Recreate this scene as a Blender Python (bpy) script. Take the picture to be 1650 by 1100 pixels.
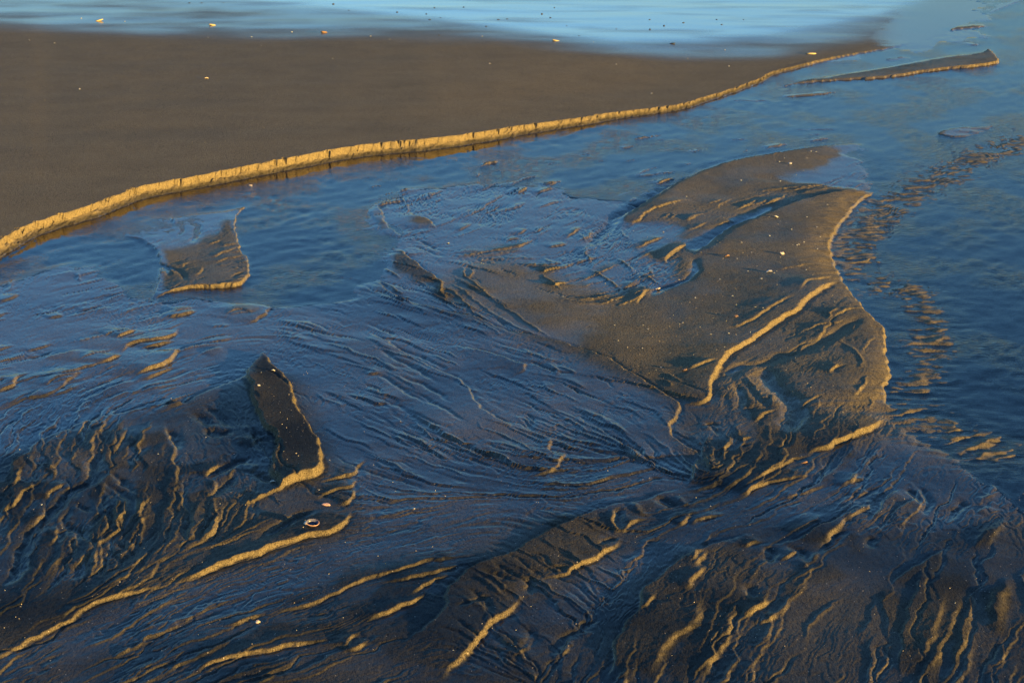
import bpy, math, random
import numpy as np
from mathutils import Vector, Matrix

for o in list(bpy.data.objects): bpy.data.objects.remove(o)
scene = bpy.context.scene
COL = scene.collection

# ------------------------------------------------------------------ camera
CAM_H, PITCH, LENS = 2.6, math.radians(16.5), 62.0
FPX = 1650 * LENS / 36.0
cam_d = bpy.data.cameras.new('camera'); cam = bpy.data.objects.new('camera', cam_d)
COL.objects.link(cam); scene.camera = cam
cam.location = (0, 0, CAM_H); cam.rotation_euler = (math.pi/2 - PITCH, 0, 0)
cam_d.lens = LENS; cam_d.sensor_width = 36; cam_d.clip_start = 0.05; cam_d.clip_end = 3000
cam_d.dof.use_dof = True; cam_d.dof.focus_distance = 10.5; cam_d.dof.aperture_fstop = 18.0

# ------------------------------------------------------------------ light
SUN_AZ = math.radians(36)      # from +X towards the camera
SUN_EL = math.radians(5.0)
sdir = Vector((math.cos(SUN_EL)*math.cos(SUN_AZ), -math.cos(SUN_EL)*math.sin(SUN_AZ), math.sin(SUN_EL)))
world = bpy.data.worlds.new('World'); scene.world = world; world.use_nodes = True
wn = world.node_tree; wn.nodes.clear()
sky = wn.nodes.new('ShaderNodeTexSky'); sky.sky_type = 'NISHITA'; sky.sun_disc = False
sky.sun_elevation = SUN_EL; sky.sun_rotation = math.atan2(sdir.x, sdir.y)
sky.air_density = 1.0; sky.dust_density = 0.5; sky.ozone_density = 4.0
bg = wn.nodes.new('ShaderNodeBackground'); bg.inputs['Strength'].default_value = 0.128
wo = wn.nodes.new('ShaderNodeOutputWorld')
tint = wn.nodes.new('ShaderNodeMix'); tint.data_type = 'RGBA'; tint.blend_type = 'MULTIPLY'; tint.inputs[0].default_value = 1.0
tint.inputs[7].default_value = (1.02, 0.98, 1.02, 1)
wn.links.new(sky.outputs[0], tint.inputs[6]); wn.links.new(tint.outputs[2], bg.inputs[0]); wn.links.new(bg.outputs[0], wo.inputs[0])
sun_d = bpy.data.lights.new('sun', 'SUN'); sun_d.energy = 5.0; sun_d.angle = math.radians(0.55)
sun_d.color = (1.0, 0.64, 0.15)
sun = bpy.data.objects.new('sun', sun_d); COL.objects.link(sun)
sun.rotation_euler = sdir.to_track_quat('Z', 'Y').to_euler()
scene.view_settings.view_transform = 'Standard'; scene.view_settings.look = 'None'
scene.view_settings.exposure = 1.62; scene.view_settings.gamma = 1.0
scene.view_settings.use_curve_mapping = False
scene.render.resolution_x = 1024; scene.render.resolution_y = 682

# ------------------------------------------------------------------ photo pixel -> ground
SP, CP = math.sin(PITCH), math.cos(PITCH)
def px2w(u, v, z=0.0):
    """a pixel gives a direction; the distance is where that ray meets the ground at height z"""
    u = np.asarray(u, float); v = np.asarray(v, float)
    dx = (u - 825.0)/FPX; dy = (550.0 - v)/FPX
    t = (CAM_H - z)/(SP - dy*CP)
    return t*dx, t*(CP + dy*SP)

# ------------------------------------------------------------------ noise
_rng = np.random.default_rng(7)
_P = _rng.permutation(4096).astype(np.int32)
_ang = _rng.random(4096)*2*np.pi
_GX, _GY = np.cos(_ang).astype(np.float32), np.sin(_ang).astype(np.float32)
def noise(x, y, seed=0):
    x = np.asarray(x, np.float64) + seed*17.31; y = np.asarray(y, np.float64) + seed*5.77
    ix = np.floor(x).astype(np.int32); iy = np.floor(y).astype(np.int32)
    fx = (x - ix).astype(np.float32); fy = (y - iy).astype(np.float32)
    ux = fx*fx*fx*(fx*(fx*6-15)+10); uy = fy*fy*fy*(fy*(fy*6-15)+10)
    def g(a, b):
        h = _P[(_P[(ix+a) & 4095] + iy + b) & 4095]
        return _GX[h]*(fx-a) + _GY[h]*(fy-b)
    n0 = g(0,0); n1 = g(1,0); n0 = n0 + ux*(n1-n0)
    m0 = g(0,1); m1 = g(1,1); m0 = m0 + ux*(m1-m0)
    return (n0 + uy*(m0-n0))*1.5
def fbm(x, y, seed=0, octv=3, gain=0.5):
    a, s, f = 1.0, 0.0, 1.0
    for k in range(octv):
        s = s + a*noise(x*f, y*f, seed+k*3); a *= gain; f *= 2.03
    return s
def sstep(a, b, x):
    t = np.clip((x-a)/(b-a), 0, 1); return t*t*(3-2*t)
def smooth_line(pts, closed=False, step=7.0):
    P = np.array(pts, float)
    n = len(P); out = []
    segs = n if closed else n-1
    for i in range(segs):
        p1, p2 = P[i], P[(i+1) % n]
        p0 = P[(i-1) % n] if (closed or i > 0) else 2*p1 - p2
        p3 = P[(i+2) % n] if (closed or i < n-2) else 2*p2 - p1
        m = max(1, int(np.hypot(*(p2-p1)[:2])/step))
        for k in range(m):
            t = k/m
            a = 0.5*((2*p1) + (-p0+p2)*t + (2*p0-5*p1+4*p2-p3)*t*t + (-p0+3*p1-3*p2+p3)*t**3)
            out.append(a)
    if not closed: out.append(P[-1])
    return np.array(out)

# ------------------------------------------------------------------ traced features (photo pixels)
# main cut bank: waterline u, v, height in mm
BANK = [(-420,740,74),(-250,590,74),(-130,492,74),(-60,448,74),(0,410,74),(22,396,74),(50,382,74),(82,369,72),(150,347,74),(212,324,74),(250,313,74),(330,298,76),
        (400,285,78),(470,270,78),(545,256,80),(610,248,80),(683,240,80),(745,232,76),(800,223,72),(850,214,66),(900,206,60),
        (950,198,56),(1000,190,52),(1050,183,46),(1100,175,42),(1167,154,34),(1200,142,32),(1229,131,32),(1245,121,30),
        (1290,109,26),(1337,97,22),(1387,87,16),(1437,78,10),(1460,72,5),(1500,62,1),(1600,20,0),(1700,-20,0)]
# base level control points: u, v, z in mm
BASE = """200 400 -10 450 300 -15 500 420 -10 700 275 -11 900 240 -10 1100 205 -10 1300 170 -14 1500 150 -24 1620 130 -26
1640 60 -22 1450 200 -18 1500 260 -16 1450 300 -14 1620 300 -24 1450 420 -24 1550 500 -26 1480 600 -20 1620 650 -20 1560 720 -9
100 440 -8 50 520 -7  550 560 -6 500 500 -8 350 640 -12  30 680 -6 620 540 -8 420 545 -6
620 290 -8 800 290 -5 950 285 -4 1050 260 -6 1150 235 -6 1300 215 -6
700 350 3 800 430 8 880 340 1 950 320 -2 900 390 4 980 390 4 1050 420 8 900 500 12 1000 560 15 1100 500 18 1200 410 18 1300 400 20 1250 470 18
1200 290 13 1300 258 10 1100 330 10 1390 270 -5 1300 312 -2 1230 340 -3 1130 370 0
660 470 3 720 440 2 760 480 6
700 545 -7 850 590 -6 950 640 -6 1050 680 -6 1010 720 -5 900 650 -5
650 620 4 750 680 6 800 740 6 650 770 1 720 800 0 560 700 0 540 650 -2 600 600 2
200 720 14 130 800 10 250 850 14 50 745 5 100 900 15 330 780 15 20 860 8 30 970 10 350 720 13 230 920 13 450 830 8 510 840 8
1000 775 -5 800 830 -6 600 880 -6 400 930 -6 250 1000 -6 100 1060 -6 330 1010 -5 450 960 -3 20 1095 -6 1100 760 -3
900 850 13 800 930 15 700 1000 12 620 940 5 560 1000 6 450 1030 6 420 1080 5 600 1070 6
1150 850 -4 1050 900 -5 960 950 -4 900 1020 -3 820 1070 2 930 1080 -4
1080 1010 12 1150 940 12 1300 930 9 1300 850 3 1420 850 4 1400 780 -2 1250 800 -3 1500 960 9 1560 860 4 1620 800 -4 1630 1000 6 1400 1050 7 1300 1010 0 1250 1060 2
1250 560 3 1200 620 6 1300 600 12 1390 600 16 1350 680 14 1250 730 12 1170 700 9 1150 760 10 1320 540 6
-60 470 -20 -60 560 -12 -60 700 -2 -60 850 6 -60 1000 4 1720 150 -25 1720 400 -26 1720 700 -20 1720 900 2 1720 1050 5
200 1140 0 700 1150 4 1100 1150 8 1500 1150 8
1350 130 -8 1300 145 -8 1480 60 -4 1560 50 -4 1400 60 0 1250 140 -10 1450 95 -3 1380 103 -3"""
BASE = BASE + ' 300 545 -5 150 640 -6 230 655 -6 240 580 -2 230 540 -2 290 505 -3 400 515 -1 180 575 -3'
BASE = np.array(BASE.split(), float).reshape(-1, 3)
BASE[:,2] = np.where(BASE[:,2] > 5, 5 + 0.32*(BASE[:,2]-5), BASE[:,2])
# plateaus: closed outline u, v, height mm, face width mm
PLATEAUS = {
 'left': [(247,482,4,12),(275,472,12,12),(305,466,18,12),(337,464,22,12),(375,464,22,12),(395,457,18,16),(405,442,14,18),(402,422,12,14),(390,405,12,12),
   (384,385,12,12),(381,360,10,12),(385,345,8,12),(396,332,4,14),(360,340,3,40),(300,345,2,60),(230,352,0,80),(192,378,0,50),(225,388,4,25),(248,403,8,18),(256,430,10,16),(252,455,9,16)],
 'lowleft': [(372,827,3,14),(412,811,20,20),(440,797,28,24),(462,784,34,24),(495,772,38,24),(516,769,38,22),(522,746,36,14),(520,730,34,12),(510,707,32,12),(502,692,31,12),(492,677,30,12),(480,660,29,14),
   (475,645,28,14),(472,630,28,12),(460,610,25,10),(450,600,23,10),(437,588,25,8),(426,573,22,5),(409,586,20,10),(396,604,20,14),(405,622,24,12),(407,645,26,12),(411,662,28,14),
   (425,690,30,14),(444,704,31,12),(442,730,30,12),(435,762,28,14),(446,783,22,40),(400,808,10,40)],
 'farspit': [(1255,140,2,20),(1300,134,12,20),(1367,130,18,20),(1433,126,22,20),(1490,117,23,20),(1533,112,25,20),(1577,108,26,20),(1612,101,23,20),(1607,92,20,20),(1592,80,14,20),
   (1573,83,8,200),(1500,89,4,300),(1433,101,2,300),(1367,112,1,300),(1300,125,1,150)],
 'lens': [(1507,215,6,30),(1540,221,8,30),(1580,216,3,60),(1612,200,1,80),(1567,203,6,60),(1530,207,8,40)],
}
# open strokes: kind, height mm, width mm, taper-back mm, points
# S = step with the high side on the left of travel, G = groove, R = ridge
STROKES = """
S 6 10 260 387 526 410 518 427 507 432 497 442 492
S 8 10 130 262 511 295 508 320 500
S 8 10 200 190 570 215 554 250 549 280 541 291 527
S 8 10 120 222 563 260 555 287 550
S 12 12 250 208 610 237 597 262 589 280 575 290 557
S 6 10 100 220 615 250 605 285 590
S 8 10 150 163 588 180 579 197 572
S 8 10 150 185 546 222 532
S 8 10 220 -20 637 0 632 20 622 32 607 52 601
S 7 10 220 -20 665 0 660 32 647 45 642 82 635 125 602 155 592
S 12 10 250 -10 833 0 829 18 819 33 798 55 787 67 774
S 8 10 150 71 809 78 796 95 785 110 776
S 9 10 200 505 780 545 771 572 764 574 755 587 739
S 8 9 160 505 809 525 797 565 784 574 771
S 8 9 160 535 816 560 812 571 797 566 786
S 12 12 400 -30 1080 0 1062 33 1041 80 1017 110 1001 150 976 187 964 233 952 287 937
S 18 14 350 265 948 333 922 383 903 427 887 467 873 507 865 537 857 560 840 562 818
S 9 10 250 300 1092 350 1066 400 1056 467 1044 500 1037 557 1025
S 5 8 120 355 1013 400 1001 430 985
S 7 9 250 415 1003 450 989 500 974 537 956 600 932 640 922 690 905 725 902 775 894
S 10 12 140 600 941 650 935 675 930 720 919 762 906
S 10 12 120 655 965 680 945 710 932 729 926
S 13 14 170 580 1008 612 994 645 981 665 972 688 952
S 8 12 100 555 1055 575 1045 597 1031
S 8 12 100 552 1050 562 1032 587 1024
S 17 18 350 700 1105 725 1080 757 1050 772 1025 795 1002 822 985 837 966 852 958
S 15 14 350 855 936 900 929 912 925 950 906 983 887 1001 864
S 11 12 200 1001 860 1010 848 1023 842 1045 838
S 7 9 90 1090 848 1120 832
S 7 9 120 1112 846 1137 836 1168 828
S 6 9 300 1110 783 1070 796 1025 810 990 815 960 824 930 837 887 857 850 877 820 894 787 906 752 922 740 937 722 952 721 977 705 1000 675 1022 640 1044
S 8 10 300 1215 863 1150 877 1112 895 1080 917 1065 930 1045 942 1033 972 1028 988 1009 1009 995 1030 991 1054 986 1082 975 1108
S 11 30 150 1052 1105 1059 1068 1073 1043 1091 1023 1118 1009 1123 986 1128 957
S 8 18 120 1122 1106 1143 1073 1166 1043 1170 1018 1182 993 1177 972
S 9 18 150 1190 1000 1204 989 1225 979 1245 962
S 8 16 80 1113 922 1120 907 1142 888
S 8 16 100 1103 958 1118 932 1135 910
S 6 10 80 1030 986 1062 960
S 10 14 400 1180 798 1233 767 1280 743 1320 728
S 24 18 450 1290 736 1330 722 1367 708 1400 692 1436 672
S 11 10 140 1182 804 1217 787 1267 774 1316 765
S 5 8 100 1248 807 1287 797 1335 783
S 7 10 90 1350 786 1370 776 1400 770
S 6 8 80 1375 803 1405 790
S 6 14 120 1270 869 1300 847 1336 829
S 10 16 70 1364 843 1387 824 1409 810
S 8 18 70 1328 880 1343 857 1362 833
S 7 12 90 1198 886 1210 876 1235 870
S 7 12 90 1255 906 1285 886
S 7 14 90 1107 910 1122 892 1142 886
S 9 10 150 1412 811 1367 829 1333 845 1300 865 1280 874 1240 883
S 10 14 140 1452 786 1430 804 1417 821 1405 846
S 4 9 150 1489 910 1477 954 1463 994 1453 1041 1443 1100
S 3 8 120 1421 945 1427 1001 1435 1040
S 5 8 140 1536 876 1500 901 1477 914 1453 932 1425 948
R 6 22 0 1630 925 1617 954 1608 990 1600 1030
R 6 20 0 1609 945 1600 974 1596 1000
R 5 18 0 1602 842 1583 867 1570 890
R 5 18 0 1622 835 1600 862 1585 890
S 6 20 120 1495 1100 1513 1051 1533 1001 1545 960
S 5 18 120 1478 1090 1497 1040 1512 990 1522 950
S 5 18 120 1540 1090 1555 1040 1570 985
S 17 16 350 1090 655 1130 650 1143 638 1142 622 1152 605 1165 580 1182 566 1205 554 1230 537 1255 520 1280 507 1295 492 1315 477 1350 455
S 7 10 120 1165 538 1200 527 1230 510 1260 492 1284 484
S 7 10 80 1290 478 1300 462 1320 455 1352 446
S 4 6 120 1247 442 1275 437 1322 430
S 7 10 100 1108 602 1130 592 1160 584
S 8 9 50 1220 683 1226 671 1253 661
S 5 8 60 1288 541 1320 530 1350 525 1362 520
S 6 8 70 1345 518 1360 507 1390 502
S 8 10 60 1338 610 1346 597 1364 596
S 5 9 60 1285 667 1300 652 1327 639
S 5 9 60 1373 644 1394 629
R 3 8 0 1345 550 1367 565 1385 580 1390 592 1382 604
R 3 8 0 1197 602 1212 622 1225 640 1235 658
G 7 40 0 1177 618 1180 602 1200 592 1230 590 1262 577 1290 572 1312 562 1350 542 1392 512
G 13 50 0 1235 590 1240 620 1265 640 1282 662 1275 692 1260 708
G 6 22 0 1200 615 1218 640 1230 650 1240 668
G 5 20 0 1180 612 1195 640 1190 660 1170 665
S 26 14 600 1440 662 1427 650 1422 625 1432 607 1427 580 1422 552 1425 535 1395 507 1385 491 1370 475 1350 442 1340 420 1335 400 1340 382 1350 364 1370 340 1387 322 1412 306
S 9 12 350 1405 231 1325 237 1250 249 1200 257 1150 270 1112 285 1082 300 1050 320 1025 336 1000 349 982 358
S 12 14 450 1412 306 1350 314 1300 325 1250 342 1212 357 1175 370 1145 392 1118 414
G 7 50 0 1340 232 1250 245 1200 253 1150 266 1112 281 1082 296 1050 316 1025 332 995 350 980 366 960 386 942 400
G 9 60 0 1262 325 1212 350 1175 366 1140 390 1112 410
G 5 30 0 1118 414 1122 432 1108 452 1062 468 1045 482
S 10 10 300 1120 752 1126 737 1090 712 1082 705 1077 690 1086 674 1092 652 1050 625 1020 607 987 586 950 569 907 554 875 546 830 537 810 531 762 512 725 505 687 497 660 490 625 470 605 450
S 14 14 450 1127 737 1120 750 1120 767 1105 784
S 4 8 60 767 309 787 302 812 290
S 5 8 90 743 353 775 339 787 330 817 311
S 5 8 70 818 303 840 291 882 279
S 6 8 60 873 313 880 307 900 304
S 6 8 60 815 390 842 384
S 6 8 70 829 403 862 386
S 5 8 60 836 378 852 369
S 6 8 60 885 401 917 394
S 6 8 60 908 387 927 375 942 365
S 7 8 60 870 441 912 430
S 6 8 60 890 465 914 455
S 7 9 90 1020 402 1050 391 1074 380
S 6 8 90 1010 367 1032 355 1037 347 1075 332 1114 323
S 5 8 80 1070 422 1087 410 1109 391
S 6 8 60 1025 494 1035 477 1049 466
S 4 8 120 745 414 775 409 832 401
S 6 8 90 1205 313 1250 309 1300 304 1348 298
S 4 8 60 1250 314 1290 308 1335 301
S 5 8 70 1138 331 1167 324
S 6 8 80 1183 343 1212 330 1229 321
S 5 8 60 1105 361 1120 351 1147 344
S 6 8 60 1148 366 1190 356
S 5 8 60 1105 375 1142 359
S 6 8 60 1068 429 1080 412 1107 394
S 5 8 90 998 241 1030 234
S 5 8 90 1098 248 1142 240
S 5 8 90 1228 241 1277 231
S 5 8 80 1298 230 1347 221
S 4 8 80 1293 220 1334 215
S 4 8 80 1260 211 1369 208
S 4 8 80 1173 227 1210 223
S 4 8 80 1055 227 1080 223
S 4 8 80 998 262 1034 256
S 4 8 80 1098 268 1120 261
S 5 8 120 1012 287 1050 283 1090 276
S 4 8 80 955 262 985 256
S 4 8 80 930 250 960 246
S 4 8 80 870 266 910 259
S 5 8 100 1165 166 1190 163 1220 163 1258 160
S 7 10 160 1256 160 1280 156 1320 153 1360 147
S 6 10 150 1470 39 1500 36 1520 33
S 6 10 150 1530 35 1560 31 1575 28
S 6 10 150 1500 55 1530 50 1597 43
S 6 10 150 1560 74 1588 71
S 7 10 180 1388 75 1400 69 1428 64
S 3 10 300 1590 72 1586 60 1594 45 1600 30 1608 17 1590 6 1560 0
R 4 9 0 785 342 800 357
R 3 9 0 872 415 890 424 916 431
R 4 9 0 872 441 890 457 906 470
R 4 9 0 942 432 965 442 985 457 1011 475
R 3 9 0 1000 368 1004 380 1016 387
R 4 9 0 945 394 944 410 950 420 941 431
R 3 9 0 932 375 946 391
R 4 9 0 1037 442 1050 452 1067 463
R 4 9 0 990 415 1007 427 1026 443
R 3 9 0 1044 428 1048 440 1058 450
R 4 9 0 757 431 747 432 745 440 755 451
R 3 9 0 757 431 761 440 755 451
R 5 10 0 703 444 712 460 710 472 723 488
S 8 10 150 712 462 700 446 682 436 670 425 655 412 640 402
R 4 10 0 605 449 625 462 645 474 656 478
R 4 9 0 612 430 630 440 645 452
R 4 9 0 622 472 650 487 690 497
S 6 10 200 705 370 690 355 670 348 655 342
R 4 9 0 645 318 655 332 658 340 640 350
S 5 14 250 652 385 625 366 617 355 612 338 600 326
R 3 8 0 712 460 740 480 765 505 800 522
R 3 8 0 725 455 760 480 800 510 850 535 880 545
R 3 8 0 745 440 790 480 840 515 890 548
R 2 8 0 700 480 730 500 770 510
G 3 10 0 660 382 690 395 715 408
G 3 10 0 655 392 690 405 708 415
S 7 10 300 842 704 817 685 790 670 767 652 757 637 745 620 725 605 700 597 660 575 625 552 600 540 578 533
S 7 10 300 640 655 670 672 700 690 737 712 775 727 815 742 828 762
S 7 10 90 558 634 590 645 612 652 640 649
S 5 8 60 585 602 600 604 617 603
G 4 14 0 600 556 640 582 680 602 712 624
G 4 14 0 583 600 625 613 660 636 702 656
G 4 14 0 620 602 660 613 700 632 735 655
G 3 12 0 640 622 680 640 720 665 760 690
G 3 12 0 590 632 640 655 690 680 740 700
G 3 12 0 605 545 650 565 690 580 720 598
S 8 10 130 823 608 842 598 846 588 830 585 800 573 762 564 725 554
R 4 9 0 882 586 895 597 901 608
R 4 9 0 893 589 915 597 927 608
S 10 10 170 842 773 875 764 900 750 908 740 911 723
S 6 9 60 893 737 883 722 888 711 899 706
G 4 8 0 838 672 860 696
G 4 8 0 844 669 865 692
G 4 8 0 850 665 868 686
S 5 10 300 412 590 395 607 375 616 325 636 302 648 262 653 212 664 150 677 100 697 62 712 40 735 0 758 -20 768
S 6 10 100 275 807 284 780 285 765 279 742 284 727 272 705 265 690 262 678
G 7 22 0 270 690 283 712 290 728
S 5 10 90 178 744 185 725 200 707 206 688
G 4 14 0 214 694 190 722 180 742
G 5 18 0 208 755 225 732 240 716
S 3 9 60 261 744 265 713
S 5 9 60 147 694 172 679
S 9 10 80 325 771 345 757 357 749
G 8 22 0 328 776 360 757 385 744 415 737
S 5 9 60 334 804 347 790 345 772
G 7 22 0 335 808 360 788 380 765
G 12 40 0 335 690 352 698 372 702
S 8 12 80 333 685 345 700 362 705
G 8 30 0 310 660 330 675 350 690
G 6 18 0 325 650 350 668 375 690
S 7 12 120 300 652 290 650 278 648
G 9 26 0 400 690 420 705 440 712
S 8 14 100 395 725 410 715 418 705 412 695
G 10 26 0 412 760 425 772 438 780
S 6 10 80 402 765 412 755 420 748
S 5 9 60 370 775 372 765 380 755
G 10 26 0 148 726 155 740 153 762 153 776 127 787 109 800 87 824 69 842 53 858 44 878 38 895 36 914 20 936 -5 960
S 5 10 120 155 738 153 760 150 778 127 786 109 799 87 823 69 841 53 857 44 877 38 894 36 915 20 935 -5 958
G 5 16 0 155 764 182 767 205 782 218 787
G 6 18 0 155 768 180 788 203 800 213 812 216 818 209 838 185 866 171 882
G 5 14 0 116 811 135 822 150 829
G 6 16 0 105 842 125 857 145 872 168 882
G 5 14 0 112 812 107 840 110 853 98 870 96 890
G 4 12 0 160 790 185 800 205 818
G 5 14 0 165 825 180 835 195 838
G 5 12 0 145 850 160 835 175 830
G 4 12 0 190 770 215 795 230 800
G 3 10 0 172 885 190 905 205 925
G 3 10 0 180 878 205 892 225 900
G 3 10 0 195 866 225 880 235 890
G 3 10 0 160 890 168 915 165 940
G 5 16 0 135 885 140 900 125 925 115 945
G 4 14 0 110 890 100 915 85 940 70 960
S 6 9 60 180 868 188 855 192 842
S 6 10 80 120 925 137 900 155 880
S 6 9 60 78 887 91 865 86 848
S 5 9 60 125 890 121 862
S 6 10 90 -5 806 16 787 30 776 29 762 18 750
S 5 9 70 53 855 67 829
R 4 9 0 45 735 55 752 62 758
R 4 8 0 60 752 75 758 90 768
R 4 8 0 58 747 75 752 92 760
G 12 24 0 417 879 432 866 450 852 480 836 512 817
R 4 10 0 7 473 20 460 17 441
S 6 9 120 -5 487 15 483 33 474
S 5 9 120 75 515 90 512 108 508
S 5 10 120 362 506 385 500 410 505
R 4 9 0 122 440 128 447 130 455
R 3 9 0 95 405 118 417
R 3 9 0 120 395 150 402 165 410
G 6 14 0 232 418 262 430 290 440 302 460
G 6 14 0 250 425 270 435 272 450
S 4 8 40 268 445 277 440 283 447
S 6 8 60 335 397 345 393 360 389
S 6 8 60 358 401 370 397 385 394
S 6 8 60 338 420 355 412 385 400
S 6 8 60 345 428 365 420 397 413
S 5 8 50 315 452 324 440 326 432
G 6 12 0 372 452 385 445 396 440
S 5 8 50 292 434 303 425
G 5 18 0 300 355 318 365 318 378 305 395
G 4 12 0 285 358 295 370 290 382
R 4 9 0 270 360 278 352 288 365
R 4 9 0 185 385 210 390 230 398
S 5 8 80 345 325 370 322 392 322
S 5 8 60 465 292 480 285 500 279
G 4 10 0 1497 658 1520 680 1527 704 1522 720
R 4 12 0 1604 770 1598 794 1577 812
S 5 10 60 1590 815 1575 828
G 6 16 0 1458 785 1475 800 1485 815
G 6 16 0 1470 780 1490 790 1497 815 1490 835
G 6 20 0 1540 800 1550 815 1520 840
G 5 18 0 1405 865 1408 885
G 6 22 0 1205 940 1213 960 1220 970
G 5 18 0 1262 880 1290 890 1305 910 1315 920
S 6 14 60 1290 920 1310 905 1318 890
G 8 22 0 1245 880 1240 900 1245 910
G 7 20 0 1360 850 1340 875 1320 895
S 6 10 120 1220 1008 1240 1000 1255 990
G 4 10 0 1160 705 1150 690 1140 685
G 5 12 0 1130 690 1150 683 1165 690
S 5 8 60 1155 693 1140 685 1128 682
G 3 9 0 1085 620 1120 632 1145 640
R 3 8 0 1060 600 1085 612 1100 625
R 3 8 0 1050 615 1075 618 1083 632
S 6 10 70 1195 713 1210 705
G 7 18 0 1195 718 1207 720
S 4 9 70 1140 738 1165 725 1185 712
G 8 24 0 1050 800 1085 815 1100 820
R 5 14 0 1018 812 1032 828 1040 836
G 8 20 0 995 818 998 840 998 858
R 5 12 0 988 818 988 840 990 865
R 4 12 0 1090 800 1108 815 1115 812
G 5 12 0 958 882 980 872 1000 866
G 7 20 0 852 930 856 945 845 958
G 5 14 0 770 920 800 930 840 940
G 5 14 0 745 950 775 965 790 985 790 998
G 4 12 0 795 910 820 925 850 935
G 4 12 0 735 985 770 970 800 965
R 4 10 0 760 925 790 945 825 975
R 3 10 0 740 960 770 980 788 995
G 4 12 0 890 915 905 920 908 928
G 5 18 0 840 1005 855 1020 850 1040 830 1060
S 6 14 90 815 1070 850 1045 858 1015
G 5 20 0 880 1060 910 1030 945 1010 965 975
G 4 16 0 1000 940 1010 920 1030 905
"""
def parse_strokes():
    out = []
    for ln in STROKES.strip().splitlines():
        t = ln.split()
        p = np.array(t[4:], float).reshape(-1, 2)
        out.append((t[0], float(t[1])/1000, float(t[2])/1000, float(t[3])/1000, p))
    return out

# ------------------------------------------------------------------ terrain height
class Lattice:
    """points of a sheet, laid out in rows and columns; V grows along rows in every column"""
    def __init__(s, U, V):
        s.U, s.V = U, V
        s.X, s.Y = px2w(U, V)
        s.X = s.X.astype(np.float32); s.Y = s.Y.astype(np.float32)
        w1 = fbm(s.X*9, s.Y*9, 11, 3); w2 = fbm(s.X*9, s.Y*9, 23, 3)
        w3 = noise(s.X*60, s.Y*60, 31); w4 = noise(s.X*60, s.Y*60, 37)
        s.XW = (s.X + 0.011*w1 + 0.0022*w3).astype(np.float32)
        s.YW = (s.Y + 0.016*w2 + 0.0030*w4).astype(np.float32)
        s.vmin, s.vmax, s.ucol = V.min(1), V.max(1), U[0]
    def window(s, u0, u1, v0, v1):
        c0 = np.searchsorted(s.ucol, u0); c1 = np.searchsorted(s.ucol, u1)
        r0 = np.searchsorted(s.vmax, v0); r1 = np.searchsorted(s.vmin, v1)
        return slice(r0, max(r1, r0)), slice(c0, max(c1, c0))
def pxscale(v):
    d = PITCH + np.arctan((np.asarray(v, float)-550)/FPX)
    sc = FPX*np.sin(d)/CAM_H
    return sc, sc*np.sin(d)      # px per metre across, and along the ground
def polydist(L, pts, reach, closed=False):
    """signed distance (+ left of travel), arc parameter and total length, in a window of the sheet"""
    wx, wy = px2w(pts[:,0], pts[:,1])
    W = np.stack([wx, wy], 1)
    if closed: W = np.vstack([W, W[:1]]); pts = np.vstack([pts, pts[:1]])
    sc, sd = pxscale(pts[:,1].max()+30)
    rs, cs = L.window(pts[:,0].min()-reach*sc, pts[:,0].max()+reach*sc, pts[:,1].min()-reach*sd, pts[:,1].max()+reach*sd)
    X = L.XW[rs, cs]; Y = L.YW[rs, cs]
    if X.size == 0: return None
    best = np.full(X.shape, 1e9, np.float32); sg = np.zeros(X.shape, np.float32); par = np.zeros(X.shape, np.float32)
    seg = np.hypot(*(W[1:]-W[:-1]).T); cum = np.concatenate([[0], np.cumsum(seg)])
    for i in range(len(W)-1):
        a, b = W[i], W[i+1]; l = seg[i]
        if l < 1e-6: continue
        sc, sd = pxscale(max(pts[i,1], pts[i+1,1])+20)
        r2, c2 = L.window(min(pts[i,0],pts[i+1,0])-reach*sc, max(pts[i,0],pts[i+1,0])+reach*sc,
                          min(pts[i,1],pts[i+1,1])-reach*sd, max(pts[i,1],pts[i+1,1])+reach*sd)
        r2 = slice(max(r2.start-rs.start,0), max(r2.stop-rs.start,0)); c2 = slice(max(c2.start-cs.start,0), max(c2.stop-cs.start,0))
        px = X[r2,c2]-a[0]; py = Y[r2,c2]-a[1]
        if px.size == 0: continue
        tx, ty = (b-a)/l
        t = np.clip(px*tx+py*ty, 0, l)
        qx = px-t*tx; qy = py-t*ty
        d = qx*qx+qy*qy
        m = d < best[r2,c2]
        best[r2,c2] = np.where(m, d, best[r2,c2])
        sg[r2,c2] = np.where(m, np.where(tx*qy-ty*qx >= 0, 1, -1), sg[r2,c2])
        par[r2,c2] = np.where(m, cum[i]+t, par[r2,c2])
    return rs, cs, np.sqrt(best), sg, par, cum
def inside(L, rs, cs, pts):
    wx, wy = px2w(pts[:,0], pts[:,1])
    X = L.XW[rs,cs]; Y = L.YW[rs,cs]; c = np.zeros(X.shape, bool)
    n = len(wx)
    for i in range(n):
        x0,y0,x1,y1 = wx[i],wy[i],wx[(i+1)%n],wy[(i+1)%n]
        if y0 == y1: continue
        k = ((y0 > Y) != (y1 > Y)) & (X < (x1-x0)*(Y-y0)/(y1-y0)+x0)
        c ^= k
    return c

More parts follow.
